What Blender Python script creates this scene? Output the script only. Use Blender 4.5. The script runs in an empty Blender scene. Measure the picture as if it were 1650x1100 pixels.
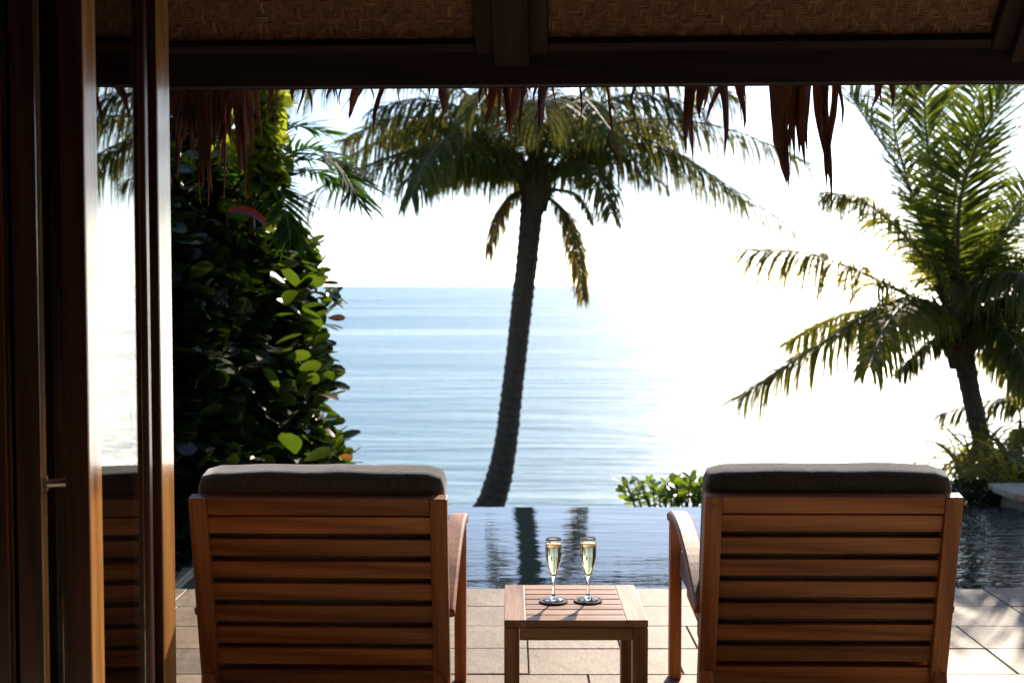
import bpy, bmesh, math, random
from mathutils import Vector, Matrix, noise
R = math.radians
rng = random.Random(7)
S = bpy.context.scene
COL = S.collection

# ------------------------------------------------------------------ camera, world, sun, exposure
CAM_H, PITCH, FPX = 1.40, 2.59, 1990.0
cam_d = bpy.data.cameras.new("camera")
cam = bpy.data.objects.new("camera", cam_d); COL.objects.link(cam)
cam.location = (0, 0, CAM_H); cam.rotation_euler = (R(90 - PITCH), 0, 0)
cam_d.sensor_width = 36; cam_d.lens = FPX / 1650 * 36
cam_d.clip_start = 0.05; cam_d.clip_end = 90000
cam_d.dof.use_dof = True; cam_d.dof.focus_distance = 3.6; cam_d.dof.aperture_fstop = 4.6
S.camera = cam

SUN_AZ, SUN_EL = 18.5, 28.0
w = bpy.data.worlds.new("World"); S.world = w; w.use_nodes = True
wn = w.node_tree; wn.nodes.clear()
sky = wn.nodes.new("ShaderNodeTexSky"); sky.sky_type = 'NISHITA'; sky.sun_disc = False
sky.sun_elevation = R(SUN_EL); sky.sun_rotation = R(SUN_AZ)
sky.air_density = 0.7; sky.dust_density = 0.3; sky.ozone_density = 1.6; sky.altitude = 20
bg = wn.nodes.new("ShaderNodeBackground"); bg.inputs[1].default_value = 0.15
wo = wn.nodes.new("ShaderNodeOutputWorld")
wn.links.new(sky.outputs[0], bg.inputs[0]); wn.links.new(bg.outputs[0], wo.inputs[0])

sun_d = bpy.data.lights.new("sun", 'SUN'); sun_d.energy = 4.3; sun_d.angle = R(0.55); sun_d.color = (1, 0.87, 0.70)
sun = bpy.data.objects.new("sun", sun_d); COL.objects.link(sun)
sd = Vector((math.sin(R(SUN_AZ)) * math.cos(R(SUN_EL)), math.cos(R(SUN_AZ)) * math.cos(R(SUN_EL)), math.sin(R(SUN_EL))))
sun.rotation_euler = sd.to_track_quat('Z', 'Y').to_euler(); sun.location = sd * 40

vs = S.view_settings
S.display_settings.display_device = 'sRGB'
vs.view_transform = 'Standard'; vs.look = 'None'; vs.gamma = 1; vs.use_curve_mapping = False
vs.exposure = 0.75
S.render.engine = 'CYCLES'
cy = S.cycles
cy.use_denoising = True
cy.max_bounces = 8; cy.diffuse_bounces = 4; cy.glossy_bounces = 4; cy.transmission_bounces = 8
cy.sample_clamp_indirect = 6; cy.caustics_refractive = True; cy.caustics_reflective = False

# ------------------------------------------------------------------ helpers
cp, sp = math.cos(R(PITCH)), math.sin(R(PITCH))
def at(px, py, Y):
    """point of the place that the pixel (px,py) of the photograph shows at depth Y"""
    u, v = (px - 825) / FPX, (550 - py) / FPX
    dy, dz = cp + v * sp, -sp + v * cp
    k = Y / dy
    return Vector((u * k, Y, CAM_H + dz * k))

def link(name, me, mat, parent=None, smooth=False):
    o = bpy.data.objects.new(name, me); COL.objects.link(o)
    if mat and not me.materials: me.materials.append(mat)
    if parent: o.parent = parent
    if smooth:
        for p in me.polygons: p.use_smooth = True
    return o

def empty(name, loc, label, cat, group=None, rz=0.0):
    o = bpy.data.objects.new(name, None); COL.objects.link(o)
    o.location = loc; o.rotation_euler = (0, 0, rz); o.empty_display_size = 0.1
    tag(o, label, cat, group); return o

def tag(o, label=None, cat=None, group=None, kind=None):
    if label: o['label'] = label
    if cat: o['category'] = cat
    if group: o['group'] = group
    if kind: o['kind'] = kind
    return o

class MB:
    def __init__(s): s.v, s.f, s.t = [], [], []
    def box(s, x0, x1, y0, y1, z0, z1):
        n = len(s.v)
        s.v += [(x, y, z) for z in (z0, z1) for y in (y0, y1) for x in (x0, x1)]
        s.f += [tuple(n + i for i in q) for q in ((0, 2, 3, 1), (4, 5, 7, 6), (0, 1, 5, 4), (2, 6, 7, 3), (0, 4, 6, 2), (1, 3, 7, 5))]
        return s
    def tube(s, pts, rad, seg=8, cap=True, tint=None):
        pts = [Vector(p) for p in pts]; n0 = len(s.v); up = Vector((0, 0, 1))
        for i, p in enumerate(pts):
            a = pts[max(0, i - 1)]; b = pts[min(len(pts) - 1, i + 1)]
            t = (b - a).normalized()
            x = t.cross(up if abs(t.z) < .9 else Vector((0, 1, 0))).normalized(); y = t.cross(x).normalized()
            r = rad[i] if isinstance(rad, (list, tuple)) else rad
            for k in range(seg):
                a_ = 2 * math.pi * k / seg
                s.v.append(tuple(p + x * (r * math.cos(a_)) + y * (r * math.sin(a_))))
        for i in range(len(pts) - 1):
            for k in range(seg):
                k2 = (k + 1) % seg
                s.f.append((n0 + i * seg + k, n0 + i * seg + k2, n0 + (i + 1) * seg + k2, n0 + (i + 1) * seg + k))
        if cap:
            s.f.append(tuple(n0 + k for k in range(seg)))
            s.f.append(tuple(n0 + (len(pts) - 1) * seg + k for k in reversed(range(seg))))
        return s
    def strip(s, left, right, tint=0.5):
        n = len(s.v); m = len(left)
        s.v += [tuple(p) for p in left] + [tuple(p) for p in right]
        for i in range(m - 1): s.f.append((n + i, n + i + 1, n + m + i + 1, n + m + i)); s.t.append(tint)
        return s
    def mesh(s, name):
        me = bpy.data.meshes.new(name); me.from_pydata(s.v, [], s.f)
        if s.t and len(s.t) == len(s.f):
            at_ = me.attributes.new("tint", 'FLOAT', 'FACE'); at_.data.foreach_set("value", s.t)
        me.update(); return me
    def build(s, name, mat, parent=None, smooth=False): return link(name, s.mesh(name), mat, parent, smooth)

def bevel_box(name, sx, sy, sz, b=0.003, seg=2):
    """box centred on its origin with rounded edges"""
    bm = bmesh.new(); bmesh.ops.create_cube(bm, size=1)
    bmesh.ops.scale(bm, vec=(sx, sy, sz), verts=bm.verts)
    if b > 0: bmesh.ops.bevel(bm, geom=list(bm.edges), offset=b, segments=seg, profile=0.5, affect='EDGES')
    me = bpy.data.meshes.new(name); bm.to_mesh(me); bm.free(); return me

def bbox(name, x0, x1, y0, y1, z0, z1, mat, parent=None, b=0.003):
    o = link(name, bevel_box(name, x1 - x0, y1 - y0, z1 - z0, b), mat, parent)
    o.location = ((x0 + x1) / 2, (y0 + y1) / 2, (z0 + z1) / 2); return o

def spline(pts, n):
    """Catmull-Rom through pts, n samples"""
    P = [Vector(p) for p in pts]; P = [P[0] * 2 - P[1]] + P + [P[-1] * 2 - P[-2]]; out = []; m = len(P) - 3
    for i in range(n):
        t = i / (n - 1) * m; k = min(int(t), m - 1); t -= k
        a, b, c, d = P[k:k + 4]
        out.append(0.5 * ((2 * b) + (c - a) * t + (2 * a - 5 * b + 4 * c - d) * t * t + (3 * b - a - 3 * c + d) * t ** 3))
    return out

# ------------------------------------------------------------------ materials
def M(name):
    m = bpy.data.materials.new(name); m.use_nodes = True; nt = m.node_tree; nt.nodes.clear()
    o = nt.nodes.new("ShaderNodeOutputMaterial"); return m, nt, o
def nd(nt, t, **k):
    n = nt.nodes.new(t)
    for a, v in k.items():
        if a.startswith('i_'): n.inputs[a[2:].replace('_', ' ')].default_value = v
        else: setattr(n, a, v)
    return n
def ramp(nt, fac, stops):
    r = nt.nodes.new("ShaderNodeValToRGB"); e = r.color_ramp.elements
    while len(e) < len(stops): e.new(0.5)
    for x, (p, c) in zip(e, stops): x.position = p; x.color = (*c, 1)
    nt.links.new(fac, r.inputs[0]); return r
def mixc(nt, a, b, fac, mode='MIX'):
    m = nt.nodes.new("ShaderNodeMix"); m.data_type = 'RGBA'; m.blend_type = mode
    for s, v in ((m.inputs[6], a), (m.inputs[7], b), (m.inputs[0], fac)):
        if hasattr(v, 'links'): nt.links.new(v, s)
        elif isinstance(v, tuple): s.default_value = (*v, 1)
        else: s.default_value = v
    return m.outputs[2]
def fine(nt, vec, scale, detail=4, rough=0.6):
    n = nd(nt, "ShaderNodeTexNoise"); n.inputs['Scale'].default_value = scale; n.inputs['Detail'].default_value = detail; n.inputs['Roughness'].default_value = rough
    nt.links.new(vec, n.inputs['Vector']); return n
def coords(nt, scale=(1, 1, 1), rnd=True):
    tc = nd(nt, "ShaderNodeTexCoord"); mp = nd(nt, "ShaderNodeMapping"); mp.inputs['Scale'].default_value = scale
    nt.links.new(tc.outputs['Object'], mp.inputs['Vector'])
    if rnd:
        oi = nd(nt, "ShaderNodeObjectInfo"); mu = nd(nt, "ShaderNodeMath", operation='MULTIPLY'); mu.inputs[1].default_value = 97.0
        nt.links.new(oi.outputs['Random'], mu.inputs[0])
        nt.links.new(mu.outputs[0], mp.inputs['Location']); return mp.outputs[0], oi.outputs['Random']
    return mp.outputs[0], None

def wood(name, axis, dark, mid, light, rough=0.45, spec=0.5, coat=0.0, tone=0.35):
    m, nt, out = M(name)
    sc = [9.0, 9.0, 9.0]; sc[axis] = 0.7
    v, rnd = coords(nt, tuple(sc))
    n1 = fine(nt, v, 1.6, 3, .55)
    sc2 = [160.0, 160.0, 160.0]; sc2[axis] = 5.0
    v2, _ = coords(nt, tuple(sc2)); n2 = fine(nt, v2, 1.0, 3, .6)
    # growth-ring figure: distort a wave by the broad noise
    wv = nd(nt, "ShaderNodeTexWave", wave_type='BANDS', bands_direction='DIAGONAL'); wv.inputs['Scale'].default_value = 0.9
    wv.inputs['Distortion'].default_value = 7.0; wv.inputs['Detail'].default_value = 2.5; wv.inputs['Detail Scale'].default_value = 0.8
    nt.links.new(v, wv.inputs['Vector'])
    c = ramp(nt, wv.outputs['Fac'], [(0.0, dark), (0.35, mid), (1.0, light)])
    c2 = mixc(nt, c.outputs[0], mid, 0.35)
    f = ramp(nt, n2.outputs['Fac'], [(0.35, (.62,) * 3), (0.6, (1.05,) * 3)])
    c3 = mixc(nt, c2, f.outputs[0], 0.75, 'MULTIPLY')
    br = ramp(nt, rnd, [(0, (1 - tone,) * 3), (1, (1 + tone * .6, 1 + tone * .5, 1 + tone * .4))])
    c4 = mixc(nt, c3, br.outputs[0], 1.0, 'MULTIPLY')
    b = nd(nt, "ShaderNodeBsdfPrincipled"); nt.links.new(c4, b.inputs['Base Color'])
    rr = ramp(nt, n1.outputs['Fac'], [(0.3, (rough - .08,) * 3), (0.7, (rough + .12,) * 3)]); nt.links.new(rr.outputs[0], b.inputs['Roughness'])
    b.inputs['Coat Weight'].default_value = coat; b.inputs['Coat Roughness'].default_value = 0.12
    bp = nd(nt, "ShaderNodeBump"); bp.inputs['Strength'].default_value = 0.25; bp.inputs['Distance'].default_value = 0.002
    nt.links.new(n2.outputs['Fac'], bp.inputs['Height']); nt.links.new(bp.outputs[0], b.inputs['Normal'])
    nt.links.new(b.outputs[0], out.inputs[0]); return m

TK = ((.26, .088, .028), (.48, .19, .064), (.60, .26, .095))
teak = [wood("teak_grain_%s" % a, i, *TK, rough=.42) for i, a in enumerate("xyz")]
TT = ((.28, .12, .05), (.46, .215, .095), (.56, .29, .14))
table_wood = [wood("table_teak_%s" % a, i, *TT, rough=.35) for i, a in enumerate("xyz")]
DW = ((.55, .22, .06), (.72, .33, .10), (.78, .40, .13))
door_wood = wood("varnished_door_wood", 2, *DW, rough=.22, coat=.6, tone=.1)
shade_wood = wood("painted_shade_wood", 2, (.05, .02, .010), (.075, .03, .014), (.10, .04, .02), rough=.35, coat=.3, tone=.1)  # shaded copy of the door wood: shade of the unlit faces put into colour
BK = ((.018, .008, .006), (.030, .013, .010), (.042, .019, .014))
dark_wood = [wood("dark_stained_timber_%s" % a, i, *BK, rough=.8, tone=.15) for i, a in enumerate("xyz")]

def plain(name, col, rough=.6, metal=0.0, bump=0.0, scale=60, var=.25):
    m, nt, out = M(name); v, rnd = coords(nt)
    n = fine(nt, v, scale, 5); b = nd(nt, "ShaderNodeBsdfPrincipled")
    r = ramp(nt, n.outputs['Fac'], [(0.25, tuple(c * (1 - var) for c in col)), (0.75, tuple(min(1, c * (1 + var)) for c in col))])
    nt.links.new(r.outputs[0], b.inputs['Base Color']); b.inputs['Roughness'].default_value = rough; b.inputs['Metallic'].default_value = metal
    if bump:
        bp = nd(nt, "ShaderNodeBump"); bp.inputs['Strength'].default_value = bump; bp.inputs['Distance'].default_value = .004
        nt.links.new(n.outputs['Fac'], bp.inputs['Height']); nt.links.new(bp.outputs[0], b.inputs['Normal'])
    nt.links.new(b.outputs[0], out.inputs[0]); return m

def fabric(name, col):
    m, nt, out = M(name); v, rnd = coords(nt)
    n = fine(nt, v, 260, 3, .75); n2 = fine(nt, v, 14, 4)
    c = ramp(nt, n.outputs['Fac'], [(.35, tuple(x * .35 for x in col)), (.68, tuple(x * 1.7 for x in col))])
    b = nd(nt, "ShaderNodeBsdfPrincipled"); nt.links.new(c.outputs[0], b.inputs['Base Color']); b.inputs['Roughness'].default_value = .95
    b.inputs['Sheen Weight'].default_value = 1; b.inputs['Sheen Roughness'].default_value = .35; b.inputs['Specular IOR Level'].default_value = .15
    bp = nd(nt, "ShaderNodeBump"); bp.inputs['Strength'].default_value = .9; bp.inputs['Distance'].default_value = .002
    nt.links.new(n.outputs['Fac'], bp.inputs['Height'])
    bp2 = nd(nt, "ShaderNodeBump"); bp2.inputs['Strength'].default_value = .35; bp2.inputs['Distance'].default_value = .01
    nt.links.new(n2.outputs['Fac'], bp2.inputs['Height']); nt.links.new(bp2.outputs[0], bp.inputs['Normal']); nt.links.new(bp.outputs[0], b.inputs['Normal'])
    nt.links.new(b.outputs[0], out.inputs[0]); return m
cushion_mat = fabric("charcoal_outdoor_fabric", (.10, .092, .086))

def stone(name, cols):
    m, nt, out = M(name); v, rnd = coords(nt)
    n = fine(nt, v, 2.6, 7, .62); n2 = fine(nt, v, 22, 6, .7)
    vn = nd(nt, "ShaderNodeTexWave", wave_type='BANDS'); vn.inputs['Scale'].default_value = 1.1; vn.inputs['Distortion'].default_value = 11; vn.inputs['Detail'].default_value = 4
    nt.links.new(v, vn.inputs['Vector'])
    c = ramp(nt, n.outputs['Fac'], [(.3, cols[0]), (.5, cols[1]), (.7, cols[2])])
    vein = ramp(nt, vn.outputs['Fac'], [(.0, (.62, .5, .4)), (.06, (1, 1, 1))])
    c2 = mixc(nt, c.outputs[0], vein.outputs[0], .5, 'MULTIPLY')
    sp_ = ramp(nt, n2.outputs['Fac'], [(.3, (.55, .52, .5)), (.55, (1, 1, 1))])
    c3 = mixc(nt, c2, sp_.outputs[0], .6, 'MULTIPLY')
    br = ramp(nt, rnd, [(0, (.78, .76, .74)), (.5, (1, .96, .9)), (1, (1.12, 1.0, .86))])
    c4 = mixc(nt, c3, br.outputs[0], 1.0, 'MULTIPLY')
    ge = nd(nt, 'ShaderNodeNewGeometry'); n3 = fine(nt, ge.outputs['Position'], 3.2, 6, .65); st = ramp(nt, n3.outputs['Fac'], [(.36, (.58, .52, .46)), (.52, (1, 1, 1))]); c4 = mixc(nt, c4, st.outputs[0], .6, 'MULTIPLY')
    b = nd(nt, "ShaderNodeBsdfPrincipled"); nt.links.new(c4, b.inputs['Base Color']); b.inputs['Roughness'].default_value = .6
    bp = nd(nt, "ShaderNodeBump"); bp.inputs['Strength'].default_value = .5; bp.inputs['Distance'].default_value = .006
    nt.links.new(n2.outputs['Fac'], bp.inputs['Height']); nt.links.new(bp.outputs[0], b.inputs['Normal'])
    nt.links.new(b.outputs[0], out.inputs[0]); return m
sandstone = stone("sandstone_paver", ((.165, .115, .075), (.26, .19, .13), (.31, .245, .18)))
indoor_stone = stone("pale_limestone_tile", ((.52, .45, .36), (.62, .55, .45), (.68, .61, .52)))
ledge_stone = stone("ledge_stone", ((.25, .22, .18), (.34, .30, .25), (.42, .38, .32)))
grout = plain("sandy_grout", (.13, .10, .075), .9, bump=.6, scale=80)
plaster = plain("warm_plaster", (.62, .52, .42), .9, bump=.2, scale=30, var=.1)
floor_mat = wood("indoor_floor_boards", 1, (.10, .045, .02), (.16, .075, .035), (.21, .10, .05), rough=.4, tone=.2)
soil = plain("garden_soil", (.045, .032, .02), .95, bump=1, scale=12)
grass_ground = plain("overgrown_slope", (.035, .05, .015), .95, bump=1, scale=3)
thatch_top = plain("weathered_thatch", (.13, .09, .05), .95, bump=1, scale=30)
pool_tile = plain("dark_pool_tile", (.02, .025, .03), .3, scale=20)
steel = plain("brushed_steel", (.5, .48, .45), .35, metal=1.0, scale=120, var=.1)
gasket = plain("black_rubber_seal", (.012, .01, .01), .5, scale=50)

def foliage(name, cols, trans=(.20, .30, .03), tw=.45, rough=.38, spec=.5, obj=True, coat=0.0):
    m, nt, out = M(name)
    if obj:
        src = nd(nt, "ShaderNodeObjectInfo").outputs['Random']
    else:
        a = nd(nt, "ShaderNodeAttribute"); a.attribute_name = "tint"; src = a.outputs['Fac']
    n = len(cols); c = ramp(nt, src, [(i / (n - 1), col) for i, col in enumerate(cols)])
    tc = nd(nt, "ShaderNodeTexCoord"); no = fine(nt, tc.outputs['Object'], 9, 4)
    f = ramp(nt, no.outputs['Fac'], [(.3, (.65,) * 3), (.7, (1.3,) * 3)])
    c2 = mixc(nt, c.outputs[0], f.outputs[0], 1.0, 'MULTIPLY')
    b = nd(nt, "ShaderNodeBsdfPrincipled"); nt.links.new(c2, b.inputs['Base Color']); b.inputs['Roughness'].default_value = rough
    b.inputs['Specular IOR Level'].default_value = spec; b.inputs['Coat Weight'].default_value = coat; b.inputs['Coat Roughness'].default_value = .15
    t = nd(nt, "ShaderNodeBsdfTranslucent")
    c3 = mixc(nt, c2, trans, .6); tm = mixc(nt, c3, f.outputs[0], .6, 'MULTIPLY'); nt.links.new(tm, t.inputs[0])
    mx = nd(nt, "ShaderNodeMixShader"); mx.inputs[0].default_value = tw
    nt.links.new(b.outputs[0], mx.inputs[1]); nt.links.new(t.outputs[0], mx.inputs[2]); nt.links.new(mx.outputs[0], out.inputs[0]); return m

frond_mat = foliage("palm_leaflets", [(.035, .05, .012), (.05, .075, .015), (.07, .085, .02), (.14, .10, .03), (.20, .13, .05)], trans=(.42, .38, .05), tw=.46, rough=.5, spec=.25, obj=False)
frond_green = foliage("young_palm_leaflets", [(.03, .05, .012), (.045, .065, .015), (.07, .085, .02)], trans=(.44, .52, .04), tw=.45, rough=.45, spec=.3, obj=False)
frond_backlit = foliage('sunlit_palm_leaflets', [(.06, .065, .015), (.09, .09, .02), (.13, .11, .03)], trans=(.72, .66, .07), tw=.55, rough=.5, spec=.2, obj=False)  # lit copy of the leaflets: yellow backlit glow put into the leaf colour
frond_brown = foliage("dying_palm_leaflets", [(.12, .085, .03), (.20, .14, .05), (.16, .10, .04)], trans=(.60, .45, .08), tw=.5, rough=.7, spec=.2, obj=False)
rachis_mat = plain("palm_midrib", (.10, .09, .035), .5, scale=15)
bark = plain("palm_bark", (.075, .052, .038), .9, bump=1, scale=25, var=.5)
fibre = plain("palm_crown_fibre", (.10, .065, .035), .95, bump=1, scale=40, var=.5)
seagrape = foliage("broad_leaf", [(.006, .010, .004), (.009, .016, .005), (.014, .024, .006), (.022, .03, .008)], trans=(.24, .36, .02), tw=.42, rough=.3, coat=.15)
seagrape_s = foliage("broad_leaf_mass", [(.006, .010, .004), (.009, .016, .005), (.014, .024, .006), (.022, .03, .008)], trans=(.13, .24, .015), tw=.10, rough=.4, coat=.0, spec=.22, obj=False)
autumn = foliage("turning_leaf", [(.20, .09, .02), (.26, .07, .02)], trans=(.45, .20, .03), tw=.4)
vine_leaf = foliage("vine_leaf", [(.06, .10, .012), (.09, .14, .015), (.13, .17, .02)], trans=(.80, .86, .04), tw=.7, rough=.35)
vine_leaf_s = foliage("vine_leaf_mass", [(.05, .09, .012), (.08, .13, .015), (.13, .17, .02)], trans=(.78, .84, .04), tw=.65, rough=.35, obj=False)
ti_red = foliage("red_strap_leaf", [(.07, .010, .008), (.11, .018, .012)], trans=(.25, .015, .012), tw=.12, rough=.3)
strap_mat = foliage("arching_strap_leaf", [(.03, .06, .012), (.05, .08, .015), (.10, .09, .02), (.20, .11, .03)], trans=(.65, .50, .06), tw=.5, rough=.5, spec=.3, obj=False)
thatch_leaf = foliage("dried_thatch_leaf", [(.05, .022, .015), (.10, .045, .028), (.15, .07, .045), (.09, .055, .04)], trans=(.34, .11, .05), tw=.28, rough=.7, spec=.2)
twig = plain("brown_twig", (.09, .06, .04), .8, scale=40)

def water(name, base, rough, layers, bands=None, ior=1.333):
    m, nt, out = M(name); tc = nd(nt, "ShaderNodeTexCoord"); prev = None
    b = nd(nt, "ShaderNodeBsdfPrincipled"); b.inputs['IOR'].default_value = ior; b.inputs['Roughness'].default_value = rough
    b.inputs['Base Color'].default_value = (*base, 1)
    for lay in layers:
        sc, strength, dist, detail = lay[:4]
        mp = nd(nt, "ShaderNodeMapping"); mp.inputs['Scale'].default_value = sc; nt.links.new(tc.outputs['Object'], mp.inputs['Vector'])
        mp.inputs['Rotation'].default_value = (0, 0, R(rng.uniform(-9, 9)))
        n = fine(nt, mp.outputs[0], 1.0, detail, .55)
        bp = nd(nt, "ShaderNodeBump"); bp.inputs['Strength'].default_value = strength; bp.inputs['Distance'].default_value = dist
        nt.links.new(n.outputs['Fac'], bp.inputs['Height'])
        if len(lay) > 4:      # a breeze-ruffled patch of the surface: ripples fade in along x
            sx = nd(nt, "ShaderNodeSeparateXYZ"); nt.links.new(tc.outputs['Object'], sx.inputs[0])
            mr = nd(nt, "ShaderNodeMapRange"); mr.inputs['From Min'].default_value, mr.inputs['From Max'].default_value = lay[4]; mr.inputs['To Max'].default_value = strength
            nt.links.new(sx.outputs['X'], mr.inputs['Value']); nt.links.new(mr.outputs[0], bp.inputs['Strength'])
        if prev: nt.links.new(prev.outputs[0], bp.inputs['Normal'])
        prev = bp
    if prev: nt.links.new(prev.outputs[0], b.inputs['Normal'])
    if bands:
        mp = nd(nt, "ShaderNodeMapping"); mp.inputs['Scale'].default_value = bands[0]; nt.links.new(tc.outputs['Object'], mp.inputs['Vector'])
        n = fine(nt, mp.outputs[0], 1.0, 5, .6)
        r = ramp(nt, n.outputs['Fac'], [(.36, bands[1]), (.6, bands[2])]); nt.links.new(r.outputs[0], b.inputs['Base Color'])
        r2 = ramp(nt, n.outputs['Fac'], [(.36, (rough * .7,) * 3), (.6, (rough * 1.3,) * 3)]); nt.links.new(r2.outputs[0], b.inputs['Roughness'])
    nt.links.new(b.outputs[0], out.inputs[0]); return m
sea_mat = water("sea_water", (.02, .1, .12), .28, [((.022, .07, 1), .9, 1.7, 3), ((.045, .30, 1), .9, 1.25, 4), ((.22, 1.2, 1), .9, .42, 4)],
                bands=((.0022, .012, 1), (.08, .19, .25), (.15, .28, .33)))
pool_mat = water("pool_water", (.014, .026, .03), .02, [((.7, 2.2, 1), .5, .012, 2), ((4.5, 15, 1), .5, .0034, 3), ((5, 15, 1), 1.0, .024, 3, (1.9, 2.8))], ior=1.4)

def glass(name, col=(1, 1, 1), ior=1.45, rough=0.0):
    m, nt, out = M(name); g = nd(nt, "ShaderNodeBsdfGlass"); g.inputs[0].default_value = (*col, 1); g.inputs['IOR'].default_value = ior; g.inputs['Roughness'].default_value = rough
    nt.links.new(g.outputs[0], out.inputs[0]); return m
clear_glass = glass("clear_glass"); door_glass = glass("door_glass", (.93, .96, .95), 1.5)
wine = glass("sparkling_wine", (1, .955, .74), 1.34)

# ------------------------------------------------------------------ setting: sea, slope, patio, pool, room floor
def grid_obj(name, xs, ys, zf, mat, kind='structure', smooth=True):
    v = [(x, y, zf(x, y)) for y in ys for x in xs]; n = len(xs)
    f = [(j * n + i, j * n + i + 1, (j + 1) * n + i + 1, (j + 1) * n + i) for j in range(len(ys) - 1) for i in range(n - 1)]
    me = bpy.data.meshes.new(name); me.from_pydata(v, [], f); o = link(name, me, mat, None, smooth); return tag(o, kind=kind)

SEA_Z = -13.0
sea = grid_obj("sea", [-60000, -3000, -300, 0, 300, 3000, 60000], [-60, 0, 100, 500, 3000, 70000], lambda x, y: SEA_Z, sea_mat, smooth=False)

def slope_z(x, y):
    base = -1.1 - 0.13 * (y - 8.0) - 0.0155 * max(0, y - 10) ** 2
    rise = 1.0 * max(0, min(1, (x - 2.9) / .7)) * max(0, min(1, (13.5 - y) / 2.5))
    rise2 = 1.0 * max(0, min(1, (-1.3 - x) / .5)) * max(0, min(1, (11.5 - y) / 2.5))
    bump = .12 * noise.noise(Vector((x * .6, y * .6, 0)))
    fl = max(base, -16) + max(rise, rise2)
    return min(fl + bump, -.10 if y < 8.6 else -.14 if (x > 2.9 and y < 11) else 9)
def frange(a, b, n): return [a + (b - a) * i / (n - 1) for i in range(n)]
hill = grid_obj("hillside", frange(-26, 26, 105), frange(8.12, 46, 80), slope_z, grass_ground)
bed = MB().box(-9, -1.66, 5.68, 8.11, -.3, -.03).build("planting_bed", soil); tag(bed, kind='structure')
ground = MB().box(-30, 30, -30, 2.96, -.5, -.06).build("ground", soil); tag(ground, kind='structure')

patio = MB().box(-6.2, 6.2, 2.98, 5.655, -.3, -.014).build("patio", grout); tag(patio, kind='structure')
rows = [5.66 - .315 * i for i in range(9)]
for r in range(8):
    y1, y0 = rows[r], rows[r + 1]
    if r == 0: cuts = [-5.8, -5.2, -4.6, -4.0, -3.35, -2.7, -2.1, -1.5, -.9, -.3, .3, .95, 1.55, 2.18, 2.8, 3.4, 4.1, 4.7, 5.4, 6.0]
    else:
        cuts = [-6.0 + rng.uniform(0, .4)]
        while cuts[-1] < 5.6: cuts.append(cuts[-1] + rng.choice([.36, .45, .55, .62, .7]) * rng.uniform(.95, 1.05))
        if r in (2, 3): cuts = [c for c in cuts if not (-.35 < c < .7 or 1.5 < c < 2.2)] + [.06, .42 if r == 2 else .62, 1.83]; cuts.sort()
        if r == 1: cuts = [c for c in cuts if not 1.9 < c < 2.5] + [2.18]; cuts.sort()
    for a, b in zip(cuts[:-1], cuts[1:]):
        g = .0045; o = link("paving_stone", bevel_box("paving_stone", b - a - g, y1 - y0 - g, .03, .003, 1), sandstone, patio)
        o.location = ((a + b) / 2, (y0 + y1) / 2, -.015 + rng.uniform(-.0015, .0015)); o.rotation_euler = (R(rng.uniform(-.12, .12)), R(rng.uniform(-.12, .12)), R(rng.uniform(-.15, .15)))

# pool: basin with an overflowing far edge; dark water sheet
PX0, PX1, PY0, PY1, WZ = -1.6, 6.0, 5.665, 7.95, -.035
basin = MB()
basin.box(PX0, PX1, PY0, PY1 + .04, -1.3, -1.2)
basin.box(PX0, PX1, PY1 - .10, PY1 - .002, -1.2, WZ - .006)
basin.box(PX0 - .05, PX0, PY0, PY1 - .002, -1.2, -.012)
pool = basin.build("pool", pool_tile); tag(pool, kind='structure')
wp = MB(); nx, ny = 2, 2
wp.box(PX0 + .002, PX1, PY0 - .006, PY1 + .01, WZ - .02, WZ)
pw = wp.build("pool_water", pool_mat); tag(pw, kind='structure')
trough = MB().box(PX0, 3.0, 7.965, 8.11, -1.3, -.5).build("overflow_trough", pool_tile); tag(trough, kind='structure')
# low stone ledge and retaining wall at the right of the pool
lw = empty("stone_ledge", (4.6, 8.0, 0), "flat pale stone ledge at the far right corner of the pool", "stone ledge")
bbox("wall", -1.35, 2.5, -.20, .16, -1.0, .03, ledge_stone, lw, .01)
for i in range(5):
    bbox("capstone", -1.42 + i * .78, -.65 + i * .78, -.26, .2, .034, .085, ledge_stone, lw, .01)

floor = MB().box(-4.5, 4.5, -5.0, 2.96, -.06, -.005).build("floor", grout); tag(floor, kind='structure')
for i in range(12):
    for j in range(11):
        bbox("floor_tile", -4.48 + i * .745, -4.48 + i * .745 + .74, 2.95 - (j + 1) * .72, 2.95 - j * .72 - .005, -.004, .008, indoor_stone, floor, .001)

# ------------------------------------------------------------------ house
house = empty("beach_house", (0, 0, 0), "dark timber beach house with sloping woven ceiling and ragged thatched eave", "house")
bbox("wall", -4.6, -4.5, -5.1, 3.05, 0, 3.4, plaster, house, .0)
bbox("wall", 4.5, 4.6, -5.1, 3.05, 0, 3.4, plaster, house, .0)
bbox("wall", -4.6, 4.6, -5.2, -5.1, 0, 6.0, plaster, house, .0)
bbox("wall", -4.5, -.886, 2.952, 3.05, 0, 2.75, dark_wood[2], house, .0)
bbox("wall", 2.6, 4.5, 2.952, 3.05, 0, 2.75, plaster, house, .0)
bbox("door_post", -.884, -.8406, 2.948, 3.056, 0, 2.75, door_wood, house, .004)
bbox("shade_strip", -.8835, -.8415, 2.9445, 2.9475, 0, 2.75, shade_wood, house, .001)  # added dark strip painting shade on the post's room-side face
BY0, BZ0, BZ1 = 3.98, at(825, 141, 4.035).z, at(825, 80, 3.98).z
bm_o = bbox("eave_beam", -6.0, 6.0, BY0, BY0 + .05, BZ0, BZ1, dark_wood[0], house, .004); pass
tr = bbox("trim", -6.0, 6.0, BY0 + .051, BY0 + .058, BZ0 - .002, BZ1, dark_wood[0], house, .001)
ANG = R(43)
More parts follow.
